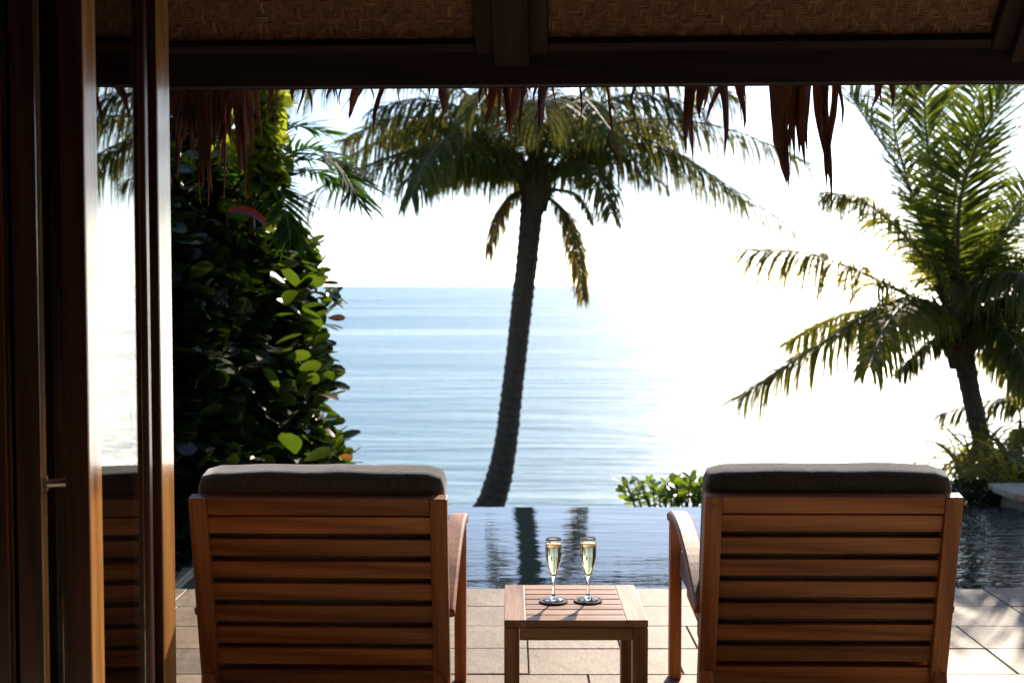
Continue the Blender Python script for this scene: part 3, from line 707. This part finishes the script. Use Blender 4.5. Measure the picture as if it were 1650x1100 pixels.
H = dict(droop=1.1, hang=1.2)
P1 = [
    ([(852, 292), (770, 248), (690, 238), (585, 270), (455, 335)], -.6, dict(maxlen=.78, n_leaf=125, base_w=.055, **H)),
    ([(850, 282), (740, 205), (640, 190), (555, 225)], .8, dict(maxlen=.8, n_leaf=95, **H)),
    ([(852, 278), (750, 150), (650, 90), (550, 100), (470, 150)], .3, dict(maxlen=.85, n_leaf=100, droop=1.0, hang=.8)),
    ([(850, 288), (790, 225), (735, 215), (690, 255), (662, 318)], -2.2, dict(maxlen=.6, n_leaf=80, droop=1.3, hang=1.2)),
    ([(846, 305), (820, 318), (803, 350), (788, 405)], -.3, dict(maxlen=.34, n_leaf=50, droop=1.3, hang=1, mat=frond_brown)),
    ([(880, 315), (912, 345), (928, 400), (940, 482)], -.5, dict(maxlen=.36, n_leaf=60, droop=1.3, hang=1, mat=frond_brown, label="drooping yellowed frond")),
    ([(882, 282), (960, 212), (1060, 192), (1180, 210), (1300, 262)], .6, dict(maxlen=.72, n_leaf=100, droop=1.0, hang=.9)),
    ([(885, 288), (970, 222), (1060, 232), (1160, 290), (1285, 372)], -.8, dict(maxlen=.68, n_leaf=100, droop=1.1, hang=1.0)),
    ([(882, 298), (930, 262), (965, 285), (985, 345)], -1.6, dict(maxlen=.5, n_leaf=60, droop=1.3, hang=1)),
    ([(872, 275), (930, 160), (1010, 105), (1110, 110), (1180, 160)], .4, dict(maxlen=.85, n_leaf=95, droop=.9, hang=.8)),
    ([(864, 270), (880, 150), (920, 30), (1000, -40)], .2, dict(maxlen=.8, n_leaf=85, droop=.7, hang=.5)),
    ([(858, 270), (820, 140), (760, 50), (680, 10)], .4, dict(maxlen=.85, n_leaf=90, droop=.8, hang=.6)),
    ([(862, 280), (830, 180), (800, 140), (770, 170)], -2.4, dict(maxlen=.7, n_leaf=80, droop=1.1, hang=.9)),
    ([(864, 280), (900, 170), (940, 160), (985, 210)], -2.2, dict(maxlen=.65, n_leaf=80, droop=1.0, hang=.9)),
    ([(862, 278), (866, 190), (872, 160), (880, 195)], -2.8, dict(maxlen=.7, n_leaf=80, droop=1.1, hang=.9)),
    ([(862, 278), (850, 180), (845, 90), (830, 20)], 2.4, dict(maxlen=.8, n_leaf=80, droop=.8, hang=.5)),
    ([(862, 278), (780, 200), (700, 190), (640, 220)], 2.6, dict(maxlen=.8, n_leaf=80, droop=1.0, hang=.9)),
    ([(862, 278), (940, 200), (1010, 190), (1080, 230)], 2.6, dict(maxlen=.8, n_leaf=80, droop=1.0, hang=.9)),
    ([(850, 292), (790, 262), (720, 262), (640, 300)], .5, dict(maxlen=.62, n_leaf=80, **H)),
    ([(884, 290), (940, 245), (1000, 245), (1075, 300)], .5, dict(maxlen=.62, n_leaf=80, **H)),
    ([(884, 285), (960, 235), (1080, 245), (1200, 325)], 1.4, dict(maxlen=.75, n_leaf=90, **H)),
    ([(850, 285), (760, 215), (650, 215), (545, 262)], 1.6, dict(maxlen=.85, n_leaf=90, **H)),
    ([(850, 280), (770, 190), (680, 160), (600, 175)], -.8, dict(maxlen=.85, n_leaf=90, **H)),
    ([(876, 280), (950, 180), (1040, 150), (1130, 175)], -.8, dict(maxlen=.85, n_leaf=90, **H)),
    ([(890, 305), (925, 312), (942, 332), (955, 362)], -.4, dict(maxlen=.12, n_leaf=26, droop=1.2)),
    ([(845, 300), (800, 262), (745, 268), (700, 290)], .8, dict(maxlen=.45, n_leaf=60, **H)),
]
palm("coconut_palm", "tall leaning coconut palm in the middle, its trunk bending left at the pool edge", 16.0,
     [(735, 900, 64), (763, 858, 58), (788, 818, 53), (806, 762, 46), (817, 700, 41), (824, 640, 39), (830, 590, 38), (840, 500, 38), (850, 410, 39), (857, 335, 42), (862, 295, 48)],
     (864, 292), P1, 16, 1)
G = frond_green
P2 = [
    ([(1546, 495), (1543, 400), (1550, 310), (1578, 225), (1625, 140), (1660, 90)], -1.0, dict(maxlen=.66, n_leaf=105, droop=.18, width=.04, mat=G, twist=.2)),
    ([(1540, 490), (1522, 380), (1500, 270), (1490, 170), (1500, 90)], .3, dict(maxlen=.55, n_leaf=90, droop=.2, width=.036, mat=G)),
    ([(1542, 490), (1535, 380), (1545, 260), (1570, 160), (1590, 100)], .8, dict(maxlen=.6, n_leaf=90, droop=.2, width=.036, mat=G)),
    ([(1536, 490), (1495, 370), (1455, 285), (1400, 200), (1368, 150)], .6, dict(maxlen=.62, n_leaf=60, droop=.12, width=.03, mat=G)),
    ([(1532, 492), (1500, 430), (1440, 362), (1385, 322), (1330, 308)], -.2, dict(maxlen=.55, n_leaf=75, droop=.9, hang=.7, mat=frond_backlit)),
    ([(1528, 500), (1470, 478), (1390, 440), (1300, 408), (1205, 402)], -.4, dict(maxlen=.85, n_leaf=72, droop=.9, hang=.5, mat=frond_backlit, width=.04)),
    ([(1528, 508), (1470, 480), (1410, 500), (1310, 562), (1192, 640)], -.6, dict(maxlen=.58, n_leaf=120, mat=frond_backlit, **H)),
    ([(1530, 512), (1470, 488), (1430, 520), (1400, 590)], -1.9, dict(maxlen=.5, n_leaf=90, mat=frond_backlit, **H)),
    ([(1530, 506), (1460, 500), (1370, 505), (1270, 550)], 1.6, dict(maxlen=.6, n_leaf=110, mat=frond_backlit, droop=.9, hang=.8)),
    ([(1556, 498), (1590, 420), (1640, 350), (1700, 300)], -.3, dict(maxlen=.7, n_leaf=90, droop=.4, mat=G)),
    ([(1560, 502), (1610, 440), (1680, 410), (1770, 430)], -.6, dict(maxlen=.65, n_leaf=90, droop=.8, hang=.4, mat=G)),
    ([(1560, 512), (1620, 480), (1690, 500), (1760, 580)], -.4, dict(maxlen=.55, n_leaf=90, **H)),
    ([(1558, 520), (1600, 520), (1640, 560), (1670, 640)], -1.0, dict(maxlen=.42, n_leaf=80, **H)),
    ([(1552, 500), (1580, 420), (1620, 380), (1670, 390)], 1.5, dict(maxlen=.65, n_leaf=80, droop=.5, mat=G)),
    ([(1550, 500), (1545, 430), (1530, 370), (1500, 330)], 1.8, dict(maxlen=.7, n_leaf=80, droop=.4, mat=G)),
    ([(1552, 495), (1600, 390), (1670, 290), (1740, 240)], .4, dict(maxlen=.6, n_leaf=80, droop=.25, mat=G)),
    ([(1540, 492), (1500, 400), (1465, 300), (1440, 200), (1445, 130)], .8, dict(maxlen=.48, n_leaf=60, droop=.3, mat=G)),
    ([(1555, 500), (1600, 450), (1650, 440), (1700, 480)], -1.4, dict(maxlen=.55, n_leaf=90, **H)),
    ([(1555, 505), (1610, 500), (1665, 540), (1700, 600)], .8, dict(maxlen=.6, n_leaf=90, **H)),
    ([(1540, 525), (1510, 545), (1480, 570), (1450, 600)], -.2, dict(maxlen=.3, n_leaf=50, **H)),
    ([(1556, 525), (1590, 555), (1620, 590), (1650, 640)], .5, dict(maxlen=.35, n_leaf=60, **H)),
]
palm("coconut_palm", "shorter full-crowned coconut palm at the right with upright green fronds above the flowerbed", 10.8,
     [(1618, 860, 44), (1606, 800, 42), (1592, 745, 38), (1580, 700, 37), (1568, 650, 37), (1558, 600, 40), (1549, 555, 48), (1545, 520, 62)],
     (1546, 520), P2, 10.8, 2)

# low young palm mostly outside the right border, its frond crossing the flowerbed
b3 = at(1760, 800, 11.5); t3 = empty("young_palm", b3, "young palm at the right border with one low frond arching over the flowerbed", "palm tree")
tp = at(1755, 690, 11.5)
make_trunk(t3, [b3, b3.lerp(tp, .5), tp], [.09, .08, .07], 4)
for i, pth in enumerate([[(1750, 690), (1690, 640), (1610, 642), (1512, 668)], [(1750, 690), (1720, 600), (1690, 560), (1650, 560)], [(1755, 690), (1800, 620), (1860, 600), (1940, 640)], [(1750, 695), (1700, 680), (1650, 690), (1600, 730)]]):
    make_frond("frond", [at(a_, c_, 11.5 - (.25 * i)) for a_, c_ in pth], t3, frond_mat, maxlen=.34, n_leaf=70, seed=500 + i, base_w=.015, **H)

# ------------------------------------------------------------------ broad leaves
def leaf_mesh(name, L, W, kind='round'):
    """one leaf, base at origin, pointing +y, curved and folded along its midrib"""
    n_ = 6; l, c, r = [], [], []
    for i in range(n_):
        t = i / (n_ - 1)
        if kind == 'round': wd = W * .5 * (math.sin(math.pi * min(1, t * .93 + .02)) ** .6) * (.55 + .6 * t)
        elif kind == 'heart': wd = W * .5 * (math.sin(math.pi * min(1, .18 + t * .82)) ** .8) * (1.15 - .45 * t)
        else: wd = W * .5 * math.sin(math.pi * min(1, t * .95 + .05)) ** .7
        z = -.22 * L * t * t; cz = z - .16 * wd
        l.append((-wd, t * L, z)); r.append((wd, t * L, z)); c.append((0, t * L, cz))
    mb = MB(); n0 = 0; mb.v = l + c + r
    for i in range(n_ - 1):
        mb.f.append((i, n_ + i, n_ + i + 1, i + 1)); mb.f.append((n_ + i, 2 * n_ + i, 2 * n_ + i + 1, n_ + i + 1))
    return mb
def leaf_rot(rg, out, lift=.3, spread=.5):
    d = (Vector(out).normalized() + Vector((rg.gauss(0, spread), rg.gauss(0, spread), rg.gauss(lift, spread * .6)))).normalized()
    q = d.to_track_quat('Y', 'Z').to_matrix(); return q @ Matrix.Rotation(rg.gauss(0, .45), 3, 'Y')
def scatter_mass(name, parent, mb_leaf, places, mat, smooth=True):
    v0, f0 = mb_leaf.v, mb_leaf.f; V, F, T = [], [], []
    for (p, m3, s, t) in places:
        n = len(V); V += [tuple(p + m3 @ (Vector(q) * s)) for q in v0]; F += [tuple(n + i for i in f) for f in f0]; T += [t] * len(f0)
    mb = MB(); mb.v, mb.f, mb.t = V, F, T; o = mb.build(name, mat, parent, smooth); tag(o, kind='stuff'); return o
def leaf_parts(parent, mesh, places, mat_over=None, name="leaf"):
    for (p, m3, s, t) in places:
        o = bpy.data.objects.new(name, mesh); COL.objects.link(o); o.parent = parent
        o.matrix_local = Matrix.Translation(p) @ m3.to_4x4() @ Matrix.Scale(s, 4)

# broad-leaved shrub wall on the left
def edge_px(py):
    tab = [(255, 415), (290, 432), (340, 440), (375, 475), (400, 500), (440, 505), (470, 532), (500, 533), (540, 512), (570, 534), (610, 538), (650, 522), (700, 528), (738, 556), (780, 545), (850, 520), (930, 480)]
    for (a_, b_), (c_, d_) in zip(tab[:-1], tab[1:]):
        if a_ <= py <= c_: return b_ + (d_ - b_) * (py - a_) / (c_ - a_)
    return 480
sh = empty("broadleaf_shrub", (-2.2, 7.2, -.05), "tall dark broad-leaved shrub left of the pool, glossy leaves lit green along its right edge", "shrub")
lm = leaf_mesh("broad_leaf", .125, .105); lmesh = lm.mesh("leaf"); lmesh.materials.append(seagrape)
for p in lmesh.polygons: p.use_smooth = True
rg = random.Random(11); mass, front = [], []
while len(mass) < 21000:
    py = rg.uniform(258, 935); Y = rg.uniform(6.3, 8.6); e = edge_px(py)
    bulge = 1 - ((Y - 7.3) / 1.3) ** 2 * .10
    x_out = (1 - rg.random() ** 1.0)
    px = e - (rg.random() ** 1.25) * 480 - max(0, 8.4 - Y) * 95 - 10
    p = at(px, py, Y)
    if p.z < -.05 or px < 40: continue
    cl = noise.noise(p * 2.3)
    if cl < -.33 and rg.random() < .8: continue
    dist = e - px; out = Vector((1.0 if dist < 70 else .3, -.55, .15))
    mass.append((p - sh.location, leaf_rot(rg, out, .1, .9), rg.uniform(.45, 1.3), rg.random()))
for k in range(285):
    py = 300 + (k / 285) * 560 + rg.uniform(-8, 8); e = edge_px(py); u_ = rg.random() ** 1.8; Y = 8.35 - u_ * 1.1 + rg.uniform(-.15, .1)
    px = e - u_ * 85 - 3
    p = at(px, py, Y); out = Vector((.9, -.5, .3))
    front.append((p - sh.location, leaf_rot(rg, out, .2, .85), rg.uniform(.8, 1.6), rg.random()))
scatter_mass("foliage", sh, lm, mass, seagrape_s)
lm2 = leaf_mesh("leaf", .13, .075).mesh("leaf"); lm3 = leaf_mesh("leaf", .10, .10, 'heart').mesh("leaf")
for m_ in (lm2, lm3):
    m_.materials.append(seagrape)
    for p in m_.polygons: p.use_smooth = True
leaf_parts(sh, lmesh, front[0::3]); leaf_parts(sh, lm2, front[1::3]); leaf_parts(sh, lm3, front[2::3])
am = leaf_mesh("leaf", .12, .095).mesh("leaf"); am.materials.append(autumn)
leaf_parts(sh, am, [(at(x_, y_, 6.5) - sh.location, leaf_rot(rg, (1, -.2, .2), .1, .3), s_, 0) for x_, y_, s_ in ((528, 512, .75), (518, 635, .8), (548, 738, .6))])
mb = MB()
for i in range(16):
    b_ = Vector((rg.uniform(-.9, .5), rg.uniform(-.6, .6), 0)); pts = [b_ + Vector((rg.uniform(-.1, .1) * k, rg.uniform(-.1, .1) * k, k * .42)) for k in range(6)]
    mb.tube(pts, [.03 - .004 * k for k in range(6)], 6)
mb.build("stem", twig, sh, True)

# climbing vine, bright, above it
vn = empty("climbing_vine", (-1.6, 7.6, -.05), "bright yellow-green climbing vine at the top of the dark foliage under the thatch", "vine")
vl = leaf_mesh("leaf", .085, .08, 'heart'); vmesh = vl.mesh("leaf"); vmesh.materials.append(vine_leaf)
vp, vs_ = [], []
for k in range(900):
    py = rg.uniform(60, 300); c_ = 418 + 6 * math.sin(py / 20); hw_ = 44 if py < 240 else 44 - (py - 240) * .35
    px = c_ + rg.gauss(0, .55) * hw_
    if px > 458 + rg.uniform(-6, 6): continue
    p = at(px, py, rg.uniform(7.3, 7.5)); it = (p - vn.location, leaf_rot(rg, (.5, -.2, -.4), -.3, .9), rg.uniform(.6, 1.25), rg.random())
    (vp if (k % 7 == 0 and len(vp) < 230) else vs_).append(it)
leaf_parts(vn, vmesh, vp); scatter_mass("foliage", vn, vl, vs_, vine_leaf_s)
MB().tube(spline([(0, 0, 0), (.03, .1, 1.0), (.0, 0, 2.0), (.03, .1, 3.2)], 14), .02, 6).build("stem", twig, vn, True)
# dark growth behind, filling up to the eave at the left
bt = empty("background_tree", (-2.8, 9.2, -.2), "dark leafy tree behind the shrub, mostly hidden by thatch and glass doors", "tree")
ml = []
while len(ml) < 8000:
    py = rg.uniform(40, 420); px = rg.uniform(30, 405) if py < 300 else rg.uniform(30, 440)
    if px > 372 + 20 * math.sin(py * .05) and py < 240: continue
    p = at(px, py, rg.uniform(8.6, 9.8)); ml.append((p - bt.location, leaf_rot(rg, (.3, -.5, 0), 0, .8), rg.uniform(.5, 1.1), rg.random()))
scatter_mass("foliage", bt, lm, ml, seagrape_s)
MB().tube(spline([(0, 0, 0), (.1, .0, 1.2), (-.1, .1, 2.4), (0, 0, 4)], 14), [.09 - .004 * i for i in range(14)], 8).build("trunk", twig, bt, True)

# red and dark strap leaves in the foliage
def strap(parent, pts, width, mat, name="leaf", label=None):
    org = Vector(pts[0]); P = spline([Vector(p) - org for p in pts], 12); L, C, Rt = [], [], []
    for i, p in enumerate(P):
        T = (P[min(i + 1, 11)] - P[max(i - 1, 0)]).normalized(); s_ = T.cross(Vector((.3, -1, .4))).normalized(); t = i / 11
        wd = width * .5 * (math.sin(math.pi * min(1, t * .9 + .1)) ** .6)
        L.append(p - s_ * wd); Rt.append(p + s_ * wd); C.append(p + T.cross(s_) * wd * .35)
    mb = MB(); mb.strip(L, C); mb.strip(C, Rt); mb.t = []
    o = mb.build(name, mat, parent, True); o.location = org - parent.location
    if label: o['label'] = label
    return o
ti = empty("red_leaf_plant", at(372, 930, 6.9), "plant with one long dark red strap leaf poking out of the shrub under the thatch", "plant")
ti.location.z = -.05
dark_strap = foliage("dark_strap_leaf", [(.010, .014, .016), (.02, .012, .016)], trans=(.05, .04, .04), tw=.1, rough=.22, coat=.4)
for pth, wd, mt in (([(368, 340), (395, 338), (418, 350), (432, 366)], .07, ti_red), 
                    ):
    strap(ti, [at(a_, b_, 6.3 + .03 * k) for k, (a_, b_) in enumerate(pth)], wd * .62, mt)
MB().tube([(0, 0, 0), tuple(at(362, 560, 7.3) - ti.location), tuple(at(366, 340, 7.3) - ti.location)], [.02, .015, .01], 8).build("stem", twig, ti, True)

areca_leaf = foliage('feather_palm_leaflets', [(.015, .035, .008), (.025, .055, .01), (.035, .07, .012)], trans=(.18, .42, .02), tw=.4, rough=.75, spec=.08, obj=False)
# feathery areca fronds reaching out of the foliage
ar = empty("areca_palm", (at(380, 900, 7.7).x, 7.7, -.05), "feathery green areca palm fronds reaching right out of the dark foliage", "palm tree")
MB().tube([(0, 0, 0), tuple(at(385, 500, 7.6) - ar.location), tuple(at(405, 340, 7.6) - ar.location)], [.04, .03, .02], 8).build("trunk", twig, ar, True)
for i, (pth, dd, ml_, dr, mt) in enumerate([([(405, 330), (440, 262), (505, 240), (555, 280), (580, 330)], -.3, .29, .25, G), ([(405, 340), (430, 290), (475, 260), (530, 262), (565, 300)], .3, .28, .35, G), ([(405, 345), (430, 300), (450, 305), (462, 350), (468, 395)], -.4, .22, .3, frond_mat),
                                        ([(405, 335), (450, 285), (500, 275), (545, 300)], .6, .2, .5, frond_mat), ([(405, 330), (420, 250), (470, 205), (530, 215)], .4, .3, .3, G)]):
    n_ = len(pth); make_frond("frond", [at(a_, b_, 7.6 + dd * k / (n_ - 1)) for k, (a_, b_) in enumerate(pth)], ar, areca_leaf, maxlen=ml_, n_leaf=33, droop=dr, width=.030, base_w=.009, seed=700 + i, ragged=.05)

# small leafy bush beyond the pool edge
def rosette_bush(name, label, cat, Y, tips, mat, base_px, L=.12, W=.075, nleaf=9, seed=0, group=None):
    bz = at(base_px[0], base_px[1], Y); t = empty(name, bz, label, cat, group); rg = random.Random(seed)
    me = leaf_mesh("leaf", L, W).mesh("leaf"); me.materials.append(mat)
    for p in me.polygons: p.use_smooth = True
    pl = []; mb = MB()
    for (x_, y_) in tips:
        yy = Y + rg.uniform(-.25, .25); tip = at(x_, y_, yy) - t.location
        mb.tube(spline([Vector((0, 0, 0)), tip * .5 + Vector((rg.uniform(-.05, .05), 0, -.08)), tip], 7), [.018, .016, .014, .012, .01, .008, .006], 6)
        for k in range(nleaf):
            a_ = 2 * math.pi * k / nleaf * 1.62 + rg.uniform(-.3, .3); pl.append((tip + Vector((rg.uniform(-.02, .02), rg.uniform(-.02, .02), -.028 * (k % 5))), leaf_rot(rg, (math.cos(a_), math.sin(a_), 1.1 - .22 * (k % 5)), .1, .3), rg.uniform(.6, 1.15), 0))
    leaf_parts(t, me, pl[:300]); mb.build("branch", twig, t, True); return t
bush_leaf = foliage("bright_bush_leaf", [(.03, .07, .012), (.05, .10, .015), (.08, .13, .02)], trans=(.50, .70, .03), tw=.5, rough=.28, coat=.3)
rosette_bush("leafy_bush", "small bright green bush of rounded leaves peeping over the pool's overflow edge", "bush", 8.9,
             [(1010, 780), (1024, 788), (1034, 779), (1044, 796), (1052, 784), (1063, 795), (1075, 780), (1082, 790), (1090, 776), (1098, 792), (1106, 782), (1113, 772), (1121, 786), (1130, 776), (1137, 790), (1070, 800), (1095, 802), (1120, 800), (1150, 784), (1160, 792), (1146, 775)],
             bush_leaf, (1090, 960), L=.098, W=.058, nleaf=14, seed=3)
rosette_bush("leafy_bush", "yellow-green sprig of rounded leaves at the dark shrub's foot, above the left cushion", "bush", 8.2,
             [(480, 722), (496, 730), (512, 738), (530, 724), (545, 732), (556, 740), (505, 715), (470, 738), (520, 750), (545, 752)], bush_leaf, (490, 900), L=.13, W=.09, nleaf=8, seed=9)

# strap-leaved flowerbed plants at the right
def strap_clump(px, py, Y, n_, ln, label, seed):
    b_ = at(px, py, Y); b_.z = -.16; t = empty("strap_leaf_plant", b_, label, "plant", "arching strap-leaved plants at the right of the pool"); rg = random.Random(seed)
    for k in range(n_):
        a_ = rg.uniform(0, 6.283); el = rg.uniform(.35, 1.25); l_ = ln * rg.uniform(.6, 1.15); dv = Vector((math.cos(a_) * math.cos(el), math.sin(a_) * math.cos(el), math.sin(el))); q = Vector((rg.uniform(-.1, .1), rg.uniform(-.1, .1), 0)); P = [q.copy()]
        for s_ in range(7): dv = (dv + Vector((0, 0, -.16 - .05 * s_))).normalized(); q = q + dv * l_ / 7; P.append(q.copy())
        side = Vector((-math.sin(a_), math.cos(a_), rg.uniform(-.4, .4))).normalized(); w_ = .017 * rg.uniform(.6, 1.5)
        mb = MB(); L = [p - side * w_ * (1 - (i / 7) ** 2.5) for i, p in enumerate(P)]; Rt = [p + side * w_ * (1 - (i / 7) ** 2.5) for i, p in enumerate(P)]
        mb.strip(L, Rt, rg.random() ** 1.3); mb.build("leaf", strap_mat, t, True)
    return t
for i, (px, py, Y, n_, ln, lb) in enumerate(((1622, 800, 8.75, 150, .85, "largest arching strap-leaved plant with orange tips, beside the second palm's trunk"), (1690, 798, 8.8, 130, .9, "strap-leaved plant cut by the right border above the stone ledge"),
                                            (1575, 798, 9.3, 60, .75, "sparse strap-leaved plant left of the second palm's trunk, backlit"), (1645, 760, 9.6, 140, 1.05, "strap-leaved plant behind the others under the second palm"), (1740, 790, 9.6, 90, 1.1, "strap-leaved plant beyond the right border beside the young palm"),
                                            (1560, 770, 10.4, 60, .85, "thin pale strap-leaved plant nearest the glittering sea"))):
    strap_clump(px, py, Y, n_, ln, lb, 40 + i)
dead = foliage("fallen_leaf", [(.16, .08, .03), (.10, .05, .02)], trans=(.3, .15, .04), tw=.2, rough=.7)
rg = random.Random(21); dm = leaf_mesh("fallen_leaf", .07, .035).mesh("fallen_leaf"); dm.materials.append(dead)
for i, (x_, y_, lb) in enumerate(((-1.32, 5.35, "small dry leaf fallen on the paving by the dark shrub"), (2.35, 5.22, "small dry leaf fallen on the right-hand paving near the pool"))):
    o = bpy.data.objects.new("fallen_leaf", dm); COL.objects.link(o); o.location = (x_, y_, .006); o.rotation_euler = (R(rg.uniform(-6, 6)), R(12), rg.uniform(0, 6)); o.scale = (.8, .8, .3); tag(o, lb, "leaf")
# clipped ground cover along the far right pool edge
gc = []; sm = leaf_mesh("leaf", .035, .02); rg = random.Random(5)
for k in range(7000):
    x = rg.uniform(2.93, 6.0); y = rg.uniform(8.14, 8.55); zt = .02 + .03 * noise.noise(Vector((x * 2, y * 2, 0)))
    gc.append((Vector((x, y, zt - rg.random() ** 2 * .25)), leaf_rot(rg, (0, -.2, 1), .3, .7), rg.uniform(.8, 1.5), rg.random()))
g_ = scatter_mass("ground_cover", None, sm, gc, seagrape_s); tag(g_, "low dark green ground cover along the far right edge of the pool", None)
gs = []
for k in range(9000):
    x = rg.uniform(-4.5, -1.68); y = rg.uniform(5.72, 7.6); gs.append((Vector((x, y, -.03 + rg.random() ** 2 * .12)), leaf_rot(rg, (0, -.3, .6), .3, .7), rg.uniform(.9, 2.2), rg.random()))
g2 = scatter_mass("ground_cover", None, sm, gs, seagrape_s); tag(g2, "leaf litter and ground cover under the dark shrub", None)
